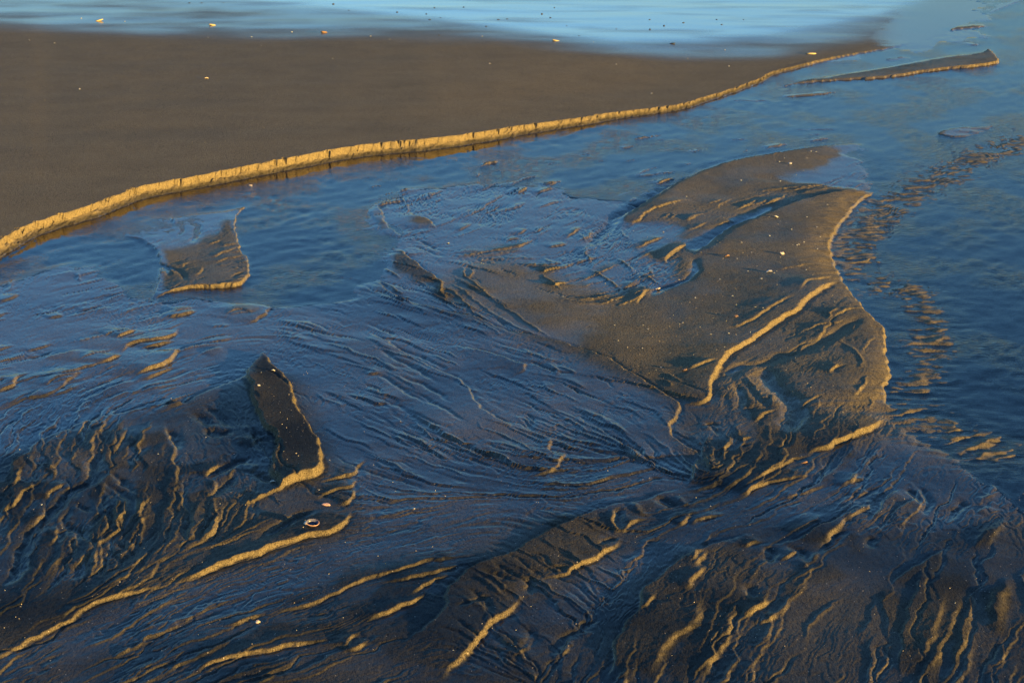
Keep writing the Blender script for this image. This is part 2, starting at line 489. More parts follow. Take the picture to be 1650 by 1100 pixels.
def flow_dirs(U, V):
    """unit run of the water over the ground, in photo pixels, from a few hand-read directions"""
    F = np.array("""1500 150 -1 .12 1000 220 -1 .18 600 290 -1 .2 300 420 -1 .25 100 560 -1 .25 250 640 -1 .35 1550 350 -1 .5 1450 550 -.5 1 1600 700 -.6 1
      800 350 -1 .45 1000 400 -1 .5 1250 300 -1 .3 1200 430 -1 .4 800 480 1 .5 650 500 1 .35 800 580 1 .35 950 650 1 .45 1060 720 .8 .8 700 650 1 .55 650 740 1 .4
      1000 770 -1 .25 700 850 -1 .25 400 930 -1 .35 150 1020 -1 .5 200 720 -.3 1 100 850 -.3 1 300 780 -.1 1 380 700 .6 1 900 900 1 .6 800 980 1 .8 1100 950 -.5 1 1250 830 -1 .5
      1300 950 -1 .9 1450 1000 -.25 1 1580 950 -.25 1 1050 1050 -.4 1 1250 580 -1 .6 1350 650 -.4 1 1200 690 -.3 1 600 1020 -1 .35""".split(), float).reshape(-1,4)
    a2 = 2*np.arctan2(F[:,3]*1.0, F[:,2])
    sx = np.zeros(U.shape); sy = np.zeros(U.shape)
    for (u,v,_,_), a in zip(F, a2):
        w = 1/(((U-u)**2 + ((V-v)*1.6)**2) + 900)**1.5
        sx += w*np.cos(a); sy += w*np.sin(a)
    a = np.arctan2(sy, sx)/2
    return np.cos(a), np.sin(a)

# ---- flow-drawn texture maps on a regular photo-pixel raster (streaks along the run of the water)
MS, MT = 2.3, 1.7
MU = np.arange(-140, 1791, MS); MV = np.arange(-60, 1161, MT)
MU2, MV2 = np.meshgrid(MU, MV)
MX, MY = px2w(MU2, MV2)
def msample(M, U, V):
    x = np.clip((U-MU[0])/MS, 0, len(MU)-1.001); y = np.clip((V-MV[0])/MT, 0, len(MV)-1.001)
    ix = x.astype(np.int32); iy = y.astype(np.int32); fx = (x-ix).astype(np.float32); fy = (y-iy).astype(np.float32)
    return (M[iy,ix]*(1-fx)+M[iy,ix+1]*fx)*(1-fy) + (M[iy+1,ix]*(1-fx)+M[iy+1,ix+1]*fx)*fy
FDU, FDV = flow_dirs(MU2, MV2)
_sc, _sd = pxscale(MV2)
# true ground direction of the run
_gx, _gy = FDU/_sc, -FDV/_sd
_gl = np.hypot(_gx, _gy); FGX, FGY = _gx/_gl, _gy/_gl
def streaks(freq, length, seed, steps=9):
    """noise averaged along the run of the water, freq per metre across, length in metres"""
    acc = np.zeros(MU2.shape, np.float32)
    for sgn in (1, -1):
        u, v = MU2.copy(), MV2.copy()
        for k in range(steps):
            x, y = px2w(u, v)
            acc += noise(x*freq, y*freq, seed)
            sc, sd = pxscale(v)
            gx = msample(FGX, u, v); gy = msample(FGY, u, v)
            st = sgn*length/steps/2
            u = u + gx*st*sc; v = np.clip(v - gy*st*sd, -55, 1155)
    acc /= acc.std()
    return acc.astype(np.float32)
ST_A = streaks(9, 0.35, 3)       # broad lobes
ST_B = streaks(26, 0.22, 5)      # finger rills
ST_C = streaks(60, 0.16, 9)      # fine threads
def poly_mask(pts, soft):
    """soft region on the raster"""
    P = np.array(pts, float); c = np.zeros(MU2.shape, bool); n = len(P)
    for i in range(n):
        x0,y0 = P[i]; x1,y1 = P[(i+1)%n]
        if y0 == y1: continue
        c ^= ((y0 > MV2) != (y1 > MV2)) & (MU2 < (x1-x0)*(MV2-y0)/(y1-y0)+x0)
    m = c.astype(np.float32)
    for ax, k in ((1, max(1,int(soft/MS))), (0, max(1,int(soft/MT/2)))):
        for _ in range(2):
            q = np.cumsum(np.pad(m, [(k+1,k) if a==ax else (0,0) for a in (0,1)], mode='edge'), axis=ax)
            m = (np.take(q, np.arange(2*k+1, q.shape[ax]), axis=ax) - np.take(q, np.arange(0, q.shape[ax]-2*k-1), axis=ax))/(2*k+1)
    return m.astype(np.float32)
def line_mask(pts, rad):
    m = np.zeros(MU2.shape, np.float32); P = smooth_line(np.array(pts, float).reshape(-1,2), step=12)
    for u, v in P: m = np.maximum(m, np.exp(-(((MU2-u)/rad)**2 + ((MV2-v)/(rad*0.6))**2)))
    return m
M_POOL = poly_mask([(-140,-60),(-140,-20),(0,4),(250,10),(420,18),(600,34),(760,52),(900,70),(1000,80),(1120,76),(1240,66),(1330,48),(1420,30),(1500,0),(1500,-60)], 16)
M_SHEEN = poly_mask([(-140,-60),(-140,40),(0,50),(200,62),(400,70),(600,68),(800,72),(950,92),(1100,100),(1250,92),(1400,66),(1500,30),(1500,-60)], 22)
M_SMOOTH = poly_mask([(1000,350),(1110,285),(1250,250),(1400,236),(1350,290),(1200,312),(1080,335)], 20)   # smooth bar tops
M_SMOOTH = np.maximum(M_SMOOTH, poly_mask([(1410,306),(1300,324),(1210,358),(1140,395),(1110,450),(1040,480),(950,500),(1000,580),(1090,645),(1140,615),(1200,550),(1290,480),(1345,440),(1335,400),(1350,360)], 16))
M_SMOOTH = np.maximum(M_SMOOTH, poly_mask([(412,590),(428,575),(470,630),(500,690),(520,740),(512,768),(440,785),(440,700),(408,660)], 6))
M_SMOOTH = np.maximum(M_SMOOTH, 0.8*poly_mask([(760,430),(880,450),(1000,500),(1050,590),(960,565),(850,530),(760,470)], 16))
M_FILM = poly_mask([(600,320),(760,290),(950,270),(1100,275),(1020,340),(990,360),(1060,400),(1100,420),(1060,470),(980,470),(880,440),(760,430),(680,400),(620,360)], 20)
M_RAPID = line_mask([1690,215,1650,228,1590,247,1520,285,1450,322,1400,370,1385,410,1420,448,1480,480,1505,540,1490,600,1480,650,1560,700,1600,720], 62)
M_DEEP = poly_mask([(-140,440),(0,400),(330,280),(800,200),(1240,112),(1400,98),(1470,90),(1585,80),(1590,50),(1602,18),(1580,-20),(1560,-60),(1790,-60),(1790,860),(1660,820),(1580,765),(1470,695),(1442,660),(1432,600),(1428,540),(1390,495),(1350,440),(1345,380),(1410,300),
   (1400,240),(1250,240),(1100,270),(1000,320),(900,290),(760,290),(640,300),(590,340),(640,400),(600,440),(600,470),(540,488),(430,486),(415,476),(330,480),(235,478),(215,440),(110,425),(30,445),(-140,490)], 26)
M_CALM = poly_mask([(-140,460),(0,425),(90,385),(220,335),(340,305),(600,262),(800,240),(800,222),(600,245),(330,285),(150,335),(0,395),(-140,430)], 10)

def streamlines():
    """thin threads the runoff has drawn in the sand, each following the run of the water"""
    rg = np.random.default_rng(21); out = []
    areas = [((-60,1700),(640,1130),600,0.85), ((560,1120),(430,760),200,1.0), ((-60,620),(400,690),340,1.0), ((600,1130),(250,480),210,0.8), ((1090,1430),(500,740),40,1.0), ((150,420),(660,830),70,1.0), ((1250,1600),(0,112),24,0.7), ((420,1250),(200,330),120,1.0), ((1240,1420),(235,325),70,0.8)]
    for (u0,u1),(v0,v1),cnt,hs in areas:
        for _ in range(cnt):
            u, v = rg.uniform(u0,u1), rg.uniform(v0,v1)
            x, y = px2w(u, v)
            if fbm(np.array([x*2.0]), np.array([y*1.5]), 301, 2)[0] < rg.uniform(-0.5, 0.25): continue
            if msample(M_SMOOTH, np.array([u]), np.array([v]))[0] > 0.35 or msample(M_RAPID, np.array([u]), np.array([v]))[0] > 0.3: continue
            if u > 1280 and v > 870 and rg.random() < 0.35: continue
            if np.interp(u, [b[0] for b in BANK], [b[1] for b in BANK]) > v - 12: continue
            n = rg.integers(6, 14) + (9 if v > 640 else 0); st = rg.uniform(0.022, 0.05); ph = rg.random(2)*50; pts = [(u, v)]
            side = 1
            for k in range(n):
                g = np.array([u]), np.array([v])
                gx, gy = msample(FGX, *g)[0], msample(FGY, *g)[0]
                if k == 0: sg = 1 if (gx*0.3 - gy) > 0 else -1
                a = math.atan2(gy*sg, gx*sg) + 0.5*noise(np.array([ph[0]+k*0.33]), np.array([ph[1]]), 303)[0]
                sc, sd = pxscale(v)
                u += st*math.cos(a)*sc; v -= st*math.sin(a)*sd
                if not (-100 < u < 1750 and -30 < v < 1140): break
                pts.append((u, v))
            if len(pts) < 4: continue
            p = np.array(pts)
            kind = rg.choice(['S','S','G','R'], p=[.38,.17,.25,.20])
            far = 1 + max(0, (420-p[:,1].mean())/300)
            h = rg.uniform(0.0018, 0.0052)*hs*far; w = rg.uniform(0.0035, 0.0075)
            if p[0,1] > 830 and p[0,0] > 1000: h *= 0.8; w *= 1.15
            if kind == 'S' and p[0,0] > p[-1,0] and rg.random() < 0.7: p = p[::-1]      # mostly faces turned to the low sun
            out.append((str(kind), h, w, rg.uniform(0.022, 0.075), p))
    return out
STREAM = streamlines()
def deep_at(U, V, X, Y):
    return msample(M_DEEP, U + 26*fbm(X*1.7, Y*1.2, 47, 3), V + 12*fbm(X*1.7, Y*1.2, 49, 3))
def wave_field(X, Y):
    """standing waves: sand and water rise and fall together under the fast current"""
    return 0.011*(1 - 2*np.abs(noise(X*3.6 + 0.5*noise(X*3, Y*3, 67), Y*10 + 0.8*noise(X*4, Y*3, 68), 63))) + 0.006*noise(X*13, Y*24, 65) - 0.004
def height(L, detail=True):
    U, V, X, Y = L.U, L.V, L.X, L.Y
    uw = U + 10*fbm(X*3, Y*3, 41, 2); vw = V + 6*fbm(X*3, Y*3, 43, 2)
    # broad levels
    num = np.zeros(U.shape, np.float32); den = np.zeros(U.shape, np.float32)
    for u, v, z in BASE:
        w = 1/((uw-u)**2 + (2.0*(vw-v))**2 + 500)**1.75
        num += w*z; den += w
    Z = (num/den/1000).astype(np.float32)
    dm = sstep(0.15, 0.95, deep_at(U, V, X, Y))
    floor_ = 0.0018*(1-dm) - 0.04*dm + 0.0012*fbm(X*3, Y*2, 45, 2)*(1-dm)
    k_ = 0.004; hh = np.clip(0.5+0.5*(Z-floor_)/k_, 0, 1)
    Z = (floor_*(1-hh) + Z*hh + k_*hh*(1-hh)).astype(np.float32)
    # plateaus
    L.region = {}
    for name, pl in PLATEAUS.items():
        P = smooth_line(pl, closed=True, step=6)
        r = polydist(L, P, 0.9, True)
        if r is None: continue
        rs, cs, d, sg, par, cum = r
        ins = inside(L, rs, cs, P)
        tot = cum[-1]
        f = np.interp(par, cum, np.append(P[:,3], P[0,3]))/1000
        num = np.zeros(d.shape, np.float32); den = np.zeros(d.shape, np.float32)
        uu, vv = U[rs,cs], V[rs,cs]
        for q in P[::3]:
            w = 1/((uu-q[0])**2 + (2*(vv-q[1]))**2 + 30)**1.5
            num += w*q[2]; den += w
        top = num/den/1000
        m = np.where(ins, sstep(0, 1, d/f), 0)
        zz = Z[rs,cs]; Z[rs,cs] = zz*(1-m) + np.maximum(zz, top)*m
        full = np.zeros(U.shape, bool); full[rs,cs] = ins
        L.region[name] = full
    # strokes
    for kind, h, w, tl, p in (parse_strokes() + (STREAM if detail else [])):
        vm = p[:,1].mean()
        if kind == 'S' and 0.0039 < h < 0.015 and vm < 340:        # thin bars clear of the water farther off
            f = min(2.4, 1 + (340-vm)/110); h *= f; w *= 0.5+0.5*f; tl *= 0.6+0.4*f
        if 280 < vm < 500 and 600 < p[:,0].mean() < 1120: h *= 1.4; w *= 0.85
        if kind == 'S' and vm > 650:
            tl *= 0.6
            if h >= 0.0095: h *= 0.72; w *= 0.75
        if kind == 'S' and 480 < vm < 625 and p[:,0].mean() < 450: h *= 1.35
        P = smooth_line(p, step=7)
        reach = (2.6*tl + 3*w) if kind == 'S' else 3.0*w
        reach = min(reach, 1.1)
        r = polydist(L, P, reach)
        if r is None: continue
        rs, cs, d, sg, par, cum = r
        tot = cum[-1]
        tp = min(0.35*tot, 0.22)
        e = sstep(0, tp, par)*sstep(0, tp, tot-par)
        if kind == 'S':
            s = d*sg
            prof = np.where(s > 0, np.exp(-(s/tl)**1.3), 1) * sstep(-w, w*0.15, s)
            prof = prof + np.where(s < 0, -0.25*np.exp(-((s+1.5*w)/(1.2*w))**2), 0)   # scoured foot
            Z[rs,cs] += h*e*prof*sstep(reach, reach*0.8, d)
        else:
            g = np.exp(-(d/w)**2)
            Z[rs,cs] += (1.3*h if kind == 'R' else -1.4*h)*e*g
    # detail drawn along the run of the water
    if detail:
        a = msample(ST_A, U, V); b = msample(ST_B, U, V); c = msample(ST_C, U, V)
        sm = msample(M_SMOOTH, U, V); film = msample(M_FILM, U, V)
        act = np.clip(1 - 0.92*sm, 0, 1)*(1 - 0.7*sstep(1150, 1300, U)*sstep(820, 920, V))
        q = a*1.15 + 0.40*b + 0.12*noise(X*14, Y*14, 51)
        fr = q - np.floor(q); terr = np.floor(q) + sstep(0.80, 1.0, fr) - q*0.9
        low = sstep(0.020, 0.004, Z)
        pa = sstep(-0.25, 0.45, fbm(X*2.2, Y*1.6, 55, 3)); pb = sstep(0.0, 0.55, fbm(X*2.6, Y*1.8, 57, 3)); pc = sstep(-0.1, 0.45, fbm(X*3.6, Y*2.6, 59, 3))
        fore = sstep(380, 620, V)
        rb = np.exp(-(b/0.32)**2) - 0.3; rc = np.exp(-(c/0.4)**2) - 0.35
        rap = msample(M_RAPID, U, V)
        Z += act*(0.0034*terr*(0.15+0.85*pa)*(0.35+0.5*low+1.3*film)
                  + (0.0015*rb + 0.0008*b)*(0.10+0.90*pb)*(0.55+0.45*low)*(0.5+0.5*fore)
                  + 0.0005*rc*(0.08+0.92*pc)*fore)
        # sand waves standing under the fast water
        Z = Z*(1-rap) + rap*(-0.0098 + wave_field(X, Y) + 0.0035*fbm(X*1.6, Y*2.2, 69, 2))
        Z += 0.0005*fbm(X*30, Y*30, 61, 3)*(0.4+0.6*act)
        Z += 0.0013*fbm(X*5, Y*5, 71, 2)
    # the beach and its cut bank
    P = smooth_line(BANK, step=5)
    r = polydist(L, P, 3.0)
    rs, cs, d, sg, par, cum = r
    wx, wy = px2w(P[:,0], P[:,1])
    # beach side everywhere above the line
    full = np.zeros(U.shape, bool)
    vl = np.interp(U, P[:,0], P[:,1]); full = V < vl
    S = np.full(U.shape, 9.0, np.float32); S[rs,cs] = np.where(d < 1e4, d, 9.0); 
    sgn = np.where(full, 1, -1).astype(np.float32)
    sgw = np.zeros(U.shape, np.float32); sgw[rs,cs] = np.where(d < 0.3, sg, 0)
    sgn = np.where(sgw != 0, sgw, sgn)
    S = S*sgn
    A = np.zeros(U.shape, np.float32); A[rs,cs] = par
    H = np.interp(U, P[:,0], P[:,2])/1000
    hb = sstep(2.2, 0.4, d)
    H[rs,cs] = hb*np.interp(par, cum, P[:,2])/1000 + (1-hb)*H[rs,cs]
    # blocks with cracks between them
    rg = np.random.default_rng(5)
    edges = [0.0]
    while edges[-1] < cum[-1]: edges.append(edges[-1] + rg.choice([0.05,0.07,0.09,0.12,0.16,0.24]) * rg.uniform(0.7,1.35))
    edges = np.array(edges)
    k = np.searchsorted(edges, A.ravel()).reshape(A.shape)
    off = rg.uniform(-0.006, 0.010, len(edges)+2)[k]
    depth_c = (rg.random(len(edges)+2)**1.4*0.040)
    lean = rg.uniform(-0.25, 0.25, len(edges)+2)
    def crack(i):
        e0 = edges[np.clip(i, 0, len(edges)-1)] + lean[np.clip(i,0,len(edges))]*S
        wdt = 0.0045 + 0.004*(depth_c[np.clip(i,0,len(edges))] > 0.012)
        return depth_c[np.clip(i,0,len(edges))]*np.exp(-((A-e0)/wdt)**2)
    near = np.abs(S) < 0.3
    notch = np.where(near, crack(k) + crack(k-1), 0)
    big = sstep(0.012, 0.04, H)
    s2 = S - off*big - 0.010*fbm(A*13, S*70+9, 81, 4, 0.6)*big - 0.020*noise(A*1.7, A*0+3.3, 85)*big
    wface = 0.005 + (0.012 + 0.008*noise(A*9, A*0, 89))*big
    talus = 0.50 + 0.22*noise(A*1.3, A*0+2, 82) + 0.16*noise(A*5, A*0, 83) + 0.08*noise(A*19, A*0, 84)
    tw = np.clip(H*0.95, 0.008, 0.08)
    tz = talus*sstep(-1, 0.1, s2/tw)**1.0
    s3 = s2 - notch*big
    vz = sstep(0, 1, s3/wface)
    rough = (0.0045*fbm(A*30, S*30, 87, 4, 0.65))*big*sstep(-0.08, -0.02, s2)*sstep(0.02, 0.0, s2)
    prof = np.clip(tz*(1-vz) + vz, 0, 1)
    # behind the edge the beach lies nearly flat
    back = np.clip(s2, 0, 30)
    beachz = H + 0.002*sstep(0, 1.5, back) + 0.004*fbm(X*0.5, Y*0.9, 91, 2)*sstep(0.1, 1.2, back)
    Zb = np.where(s2 > -tw*1.02, Z*(1-prof) + np.maximum(beachz, 0.002)*prof + rough, Z)
    far_soft = sstep(1330, 1470, U)            # the bank dies out into the wet flat
    L.beach = (s2 > 0) & full & (U < 1470)
    pool = msample(M_POOL, U, V)
    film_far = sstep(1300, 1480, U)*sstep(110, 60, V)
    Z = np.where(U < 1700, Zb, Z)
    L.S = s2
    return Z.astype(np.float32), pool

def adapt(cols, nrows, v0, v1):
    """rows set closer where the ground is steep"""
    uc = np.linspace(cols[0], cols[-1], 520); vc = np.linspace(v0, v1, 780)
    Uc, Vc = np.meshgrid(uc, vc)
    Lc = Lattice(Uc, Vc); Zc, _ = height(Lc, detail=False)
    sc, sd = pxscale(Vc)
    dz = np.abs(np.gradient(Zc, axis=0))*sc/(vc[1]-vc[0])
    dens = np.sqrt(1 + (1.3*dz)**2)
    for ax, k in ((0,2),(1,3)):
        for _ in range(2):
            q = np.cumsum(np.pad(dens, [(k+1,k) if a==ax else (0,0) for a in (0,1)], mode='edge'), axis=ax)
            dens = (np.take(q, np.arange(2*k+1, q.shape[ax]), axis=ax) - np.take(q, np.arange(0, q.shape[ax]-2*k-1), axis=ax))/(2*k+1)
    cum = np.cumsum(dens, axis=0); cum = (cum - cum[:1])/(cum[-1:]-cum[:1])
    V = np.zeros((nrows, len(cols)))
    tt = np.linspace(0, 1, nrows)
    ci = np.interp(cols, uc, np.arange(len(uc)))
    i0 = np.clip(ci.astype(int), 0, len(uc)-2); fr = ci - i0
    inv = np.stack([np.interp(tt, cum[:,j], vc) for j in range(len(uc))], 1)
    return inv[:,i0]*(1-fr) + inv[:,i0+1]*fr

def sheet_mesh(name, X, Y, Z, face_sel=None, normals=None, attrs=()):
    """one mesh from a lattice of points, optionally only some of its faces"""
    r, c = X.shape
    idx = np.arange(r*c).reshape(r, c)
    q = np.stack([idx[1:,:-1], idx[1:,1:], idx[:-1,1:], idx[:-1,:-1]], -1).reshape(-1, 4)   # counted so normals point up
    if face_sel is not None: q = q[face_sel.ravel()]
    used, inv = np.unique(q, return_inverse=True)
    q = inv.reshape(-1, 4).astype(np.int32)
    co = np.stack([X.ravel()[used], Y.ravel()[used], Z.ravel()[used]], 1).astype(np.float32)
    me = bpy.data.meshes.new(name)
    me.vertices.add(len(co)); me.vertices.foreach_set('co', co.ravel())
    me.loops.add(q.size); me.loops.foreach_set('vertex_index', q.ravel())
    me.polygons.add(len(q)); me.polygons.foreach_set('loop_start', np.arange(0, q.size, 4, dtype=np.int32))
    me.polygons.foreach_set('loop_total', np.full(len(q), 4, np.int32))
    me.polygons.foreach_set('use_smooth', np.ones(len(q), bool))
    me.update(calc_edges=True)
    for an, arr in attrs:
        at = me.attributes.new(an, 'FLOAT', 'POINT'); at.data.foreach_set('value', arr.ravel()[used].astype(np.float32))
    if normals is not None:
        me.normals_split_custom_set_from_vertices(normals.reshape(-1,3)[used])
    return me
def grid_normals(X, Y, Z):
    P = np.stack([X, Y, Z], -1).astype(np.float64)
    du = np.gradient(P, axis=1); dv = np.gradient(P, axis=0)
    n = np.cross(dv, du); n /= np.linalg.norm(n, axis=-1, keepdims=True)+1e-12
    return np.where(n[...,2:3] < 0, -n, n)

# ------------------------------------------------------------------ materials
def new_mat(name):
    m = bpy.data.materials.new(name); m.use_nodes = True
    nt = m.node_tree; nt.nodes.clear()
    out = nt.nodes.new('ShaderNodeOutputMaterial')
    return m, nt, out
def N(nt, t, **kw):
    n = nt.nodes.new(t)
    for k, v in kw.items():
        if k in n.inputs.keys(): n.inputs[k].default_value = v
        else: setattr(n, k, v)
    return n
def mth(nt, op, a, b=None, clamp=False):
    n = nt.nodes.new('ShaderNodeMath'); n.operation = op; n.use_clamp = clamp
    for i, x in enumerate((a, b)):
        if x is None: continue
        if isinstance(x, (int, float)): n.inputs[i].default_value = x
        else: nt.links.new(x, n.inputs[i])
    return n.outputs[0]
def mixc(nt, f, a, b, mode='MIX'):
    n = nt.nodes.new('ShaderNodeMix'); n.data_type = 'RGBA'; n.blend_type = mode
    for s, x in ((0, f), (6, a), (7, b)):
        if isinstance(x, (int, float)): n.inputs[s].default_value = x
        elif isinstance(x, tuple): n.inputs[s].default_value = x
        else: nt.links.new(x, n.inputs[s])
    return n.outputs[2]
def ramp(nt, x, a, b, lo=0.0, hi=1.0):
    n = nt.nodes.new('ShaderNodeMapRange'); n.interpolation_type = 'SMOOTHSTEP'
    nt.links.new(x, n.inputs[0])
    for i, v in enumerate((a, b, lo, hi)): n.inputs[1+i].default_value = v
    return n.outputs[0]

def sand_material():
    m, nt, out = new_mat('sand')
    geo = N(nt, 'ShaderNodeNewGeometry')
    wet = N(nt, 'ShaderNodeAttribute', attribute_name='wet').outputs['Fac']
    pool = N(nt, 'ShaderNodeAttribute', attribute_name='pool').outputs['Fac']
    strand = N(nt, 'ShaderNodeMapping'); strand.inputs['Scale'].default_value = (1.0, 0.30, 1.0)     # grain is drawn out along the beach
    nt.links.new(geo.outputs['Position'], strand.inputs[0])
    def noise_n(scale, detail, rough=0.6):
        n = N(nt, 'ShaderNodeTexNoise'); n.inputs['Scale'].default_value = scale
        n.inputs['Detail'].default_value = detail; n.inputs['Roughness'].default_value = rough
        nt.links.new((strand if scale > 50 else geo).outputs[0], n.inputs['Vector']); return n
    grain = noise_n(260, 3, 0.8).outputs[0]
    speck = noise_n(95, 3, 0.75).outputs[0]
    patch = noise_n(3.0, 4, 0.6).outputs[0]
    dry = mixc(nt, ramp(nt, grain, 0.41, 0.59), (0.050, 0.038, 0.020, 1), (0.265, 0.204, 0.108, 1))
    dry = mixc(nt, mth(nt, 'MULTIPLY', ramp(nt, speck, 0.40, 0.62), 0.6), dry, (0.215, 0.164, 0.084, 1))
    dark = mixc(nt, ramp(nt, patch, 0.35, 0.65), (0.80,0.80,0.81,1), (1,1,1,1))
    dry = mixc(nt, 0.5, dry, mixc(nt, 1.0, dry, dark, 'MULTIPLY'))
    wet = ramp(nt, mth(nt, 'ADD', wet, mth(nt, 'MULTIPLY', mth(nt, 'SUBTRACT', speck, 0.5), 0.35)), -0.05, 1.05)     # the film breaks up grain by grain
    soak_tone = N(nt, 'ShaderNodeAttribute', attribute_name='soak_tone').outputs['Fac']
    wetc = mixc(nt, 1.0, dry, (0.085, 0.120, 0.215, 1), 'MULTIPLY')       # far darker tone for wet sand and the lower half
    colr = mixc(nt, soak_tone, dry, wetc)
    # a few pale shell grains and dark mineral grains
    vor = N(nt, 'ShaderNodeTexVoronoi'); vor.inputs['Scale'].default_value = 70
    nt.links.new(geo.outputs['Position'], vor.inputs['Vector'])
    pale = mth(nt, 'MULTIPLY', mth(nt, 'LESS_THAN', vor.outputs['Distance'], 0.16), mth(nt, 'GREATER_THAN', N_sep(nt, vor.outputs['Color']), 0.93))
    colr = mixc(nt, mth(nt, 'MULTIPLY', pale, 0.55), colr, (0.55, 0.47, 0.36, 1))
    b = N(nt, 'ShaderNodeBump'); b.inputs['Distance'].default_value = 0.0032
    hgt = mth(nt, 'ADD', mth(nt, 'MULTIPLY', grain, 0.6), mth(nt, 'MULTIPLY', speck, 1.2))
    nt.links.new(hgt, b.inputs['Height'])
    nt.links.new(mth(nt, 'MULTIPLY_ADD' if False else 'SUBTRACT', 0.55, mth(nt, 'MULTIPLY', wet, 0.33)), b.inputs['Strength'])
    b2 = N(nt, 'ShaderNodeBump'); b2.inputs['Distance'].default_value = 0.0010
    nt.links.new(hgt, b2.inputs['Height']); nt.links.new(mth(nt, 'SUBTRACT', 0.28, mth(nt, 'MULTIPLY', mth(nt, 'MAXIMUM', wet, pool), 0.24)), b2.inputs['Strength'])
    p = N(nt, 'ShaderNodeBsdfPrincipled')
    nt.links.new(colr, p.inputs['Base Color'])
    nt.links.new(mth(nt, 'SUBTRACT', 0.85, mth(nt, 'MULTIPLY', pool, 0.72)), p.inputs['Roughness'])
    nt.links.new(mth(nt, 'MULTIPLY_ADD', pool, 0.4) if False else mth(nt, 'ADD', 0.15, mth(nt, 'MULTIPLY', pool, 0.4)), p.inputs['Specular IOR Level'])
    nt.links.new(b.outputs[0], p.inputs['Normal'])
    nt.links.new(mth(nt, 'MAXIMUM', mth(nt, 'MULTIPLY', wet, 0.85), pool), p.inputs['Coat Weight'])
    nt.links.new(mth(nt, 'ADD', 1.36, mth(nt, 'MULTIPLY', pool, 0.18)), p.inputs['Coat IOR'])
    cr = mth(nt, 'SUBTRACT', 0.30, mth(nt, 'MULTIPLY', wet, 0.22))
    cr = mth(nt, 'SUBTRACT', cr, mth(nt, 'MULTIPLY', pool, 0.03), True)
    nt.links.new(cr, p.inputs['Coat Roughness'])
    nt.links.new(b2.outputs[0], p.inputs['Coat Normal'])
    nt.links.new(p.outputs[0], out.inputs[0])
    return m
def N_sep(nt, col):
    s = nt.nodes.new('ShaderNodeSeparateColor'); nt.links.new(col, s.inputs[0]); return s.outputs[0]

def water_material():
    m, nt, out = new_mat('stream_water')
    geo = N(nt, 'ShaderNodeNewGeometry')
    rip = N(nt, 'ShaderNodeAttribute', attribute_name='rip').outputs['Fac']
    mp = N(nt, 'ShaderNodeMapping'); mp.inputs['Scale'].default_value = (1.0, 2.2, 1.0)
    mp.inputs['Rotation'].default_value = (0, 0, math.radians(8))
    nt.links.new(geo.outputs['Position'], mp.inputs[0])
    n1 = N(nt, 'ShaderNodeTexNoise'); n1.inputs['Scale'].default_value = 24; n1.inputs['Detail'].default_value = 1.5
    nt.links.new(mp.outputs[0], n1.inputs['Vector'])
    b = N(nt, 'ShaderNodeBump'); b.inputs['Distance'].default_value = 0.006
    n2 = N(nt, 'ShaderNodeTexNoise'); n2.inputs['Scale'].default_value = 38; n2.inputs['Detail'].default_value = 2.0; n2.inputs['Distortion'].default_value = 0.6
    nt.links.new(mp.outputs[0], n2.inputs['Vector'])
    crest = mth(nt, 'SUBTRACT', 1.0, mth(nt, 'ABSOLUTE', mth(nt, 'MULTIPLY', mth(nt, 'SUBTRACT', n2.outputs[0], 0.5), 4.0)))
    hsum = mth(nt, 'ADD', n1.outputs[0], mth(nt, 'MULTIPLY', crest, 0.28))
    nt.links.new(hsum, b.inputs['Height']); nt.links.new(rip, b.inputs['Strength'])
    fr = N(nt, 'ShaderNodeFresnel'); fr.inputs['IOR'].default_value = 1.333
    nt.links.new(b.outputs[0], fr.inputs['Normal'])
    gl = N(nt, 'ShaderNodeBsdfGlossy'); gl.inputs['Roughness'].default_value = 0.025
    nt.links.new(b.outputs[0], gl.inputs['Normal'])
    tr = N(nt, 'ShaderNodeBsdfTransparent'); tr.inputs['Color'].default_value = (0.78, 0.86, 0.90, 1)
    mx = N(nt, 'ShaderNodeMixShader')
    nt.links.new(fr.outputs[0], mx.inputs[0]); nt.links.new(tr.outputs[0], mx.inputs[1]); nt.links.new(gl.outputs[0], mx.inputs[2])
    nt.links.new(mx.outputs[0], out.inputs[0])
    return m
M_SAND = sand_material(); M_WATER = water_material()

# ------------------------------------------------------------------ ground sheets
NC, NR = 1150, 840
cols = np.linspace(-110, 1760, NC)
V = adapt(cols, NR, -45, 1145)
U = np.broadcast_to(cols, V.shape).copy()
L = Lattice(U, V)
Z, POOL = height(L)
GX, GY = L.X.astype(np.float64), L.Y.astype(np.float64)
def box(A, k):
    for ax in (0, 1):
        q = np.cumsum(np.pad(A, [(k+1,k) if a==ax else (0,0) for a in (0,1)], mode='edge'), axis=ax)
        A = (np.take(q, np.arange(2*k+1, q.shape[ax]), axis=ax) - np.take(q, np.arange(0, q.shape[ax]-2*k-1), axis=ax))/(2*k+1)
    return A
ZS = box(box(Z.astype(np.float64), 5), 5)                 # the bed without its small relief
ZW = 0.6*np.clip(ZS, -0.02, 0.008) + 0.0008 - 1.2*np.maximum(0, ZS-0.0035)   # water lies thin over the bed
ZW = ZW + 0.55*np.clip(Z-ZS, -0.004, 0.004)*sstep(-0.016, -0.004, ZS)          # thin water shows the bed's relief
deep = deep_at(U, V, L.X, L.Y)
ZW = ZW - 0.035*(1-sstep(0.04, 0.14, deep))
wet = sstep(0.011, 0.001, Z - np.maximum(ZW + 0.035*(1-sstep(0.04, 0.14, deep)), -0.004) + 0.003*fbm(GX*4, GY*4, 101, 3))
bsoft = np.where(L.S > 0, 1.0, 0.0)*sstep(1470, 1330, U)
wet = wet*(1-bsoft)
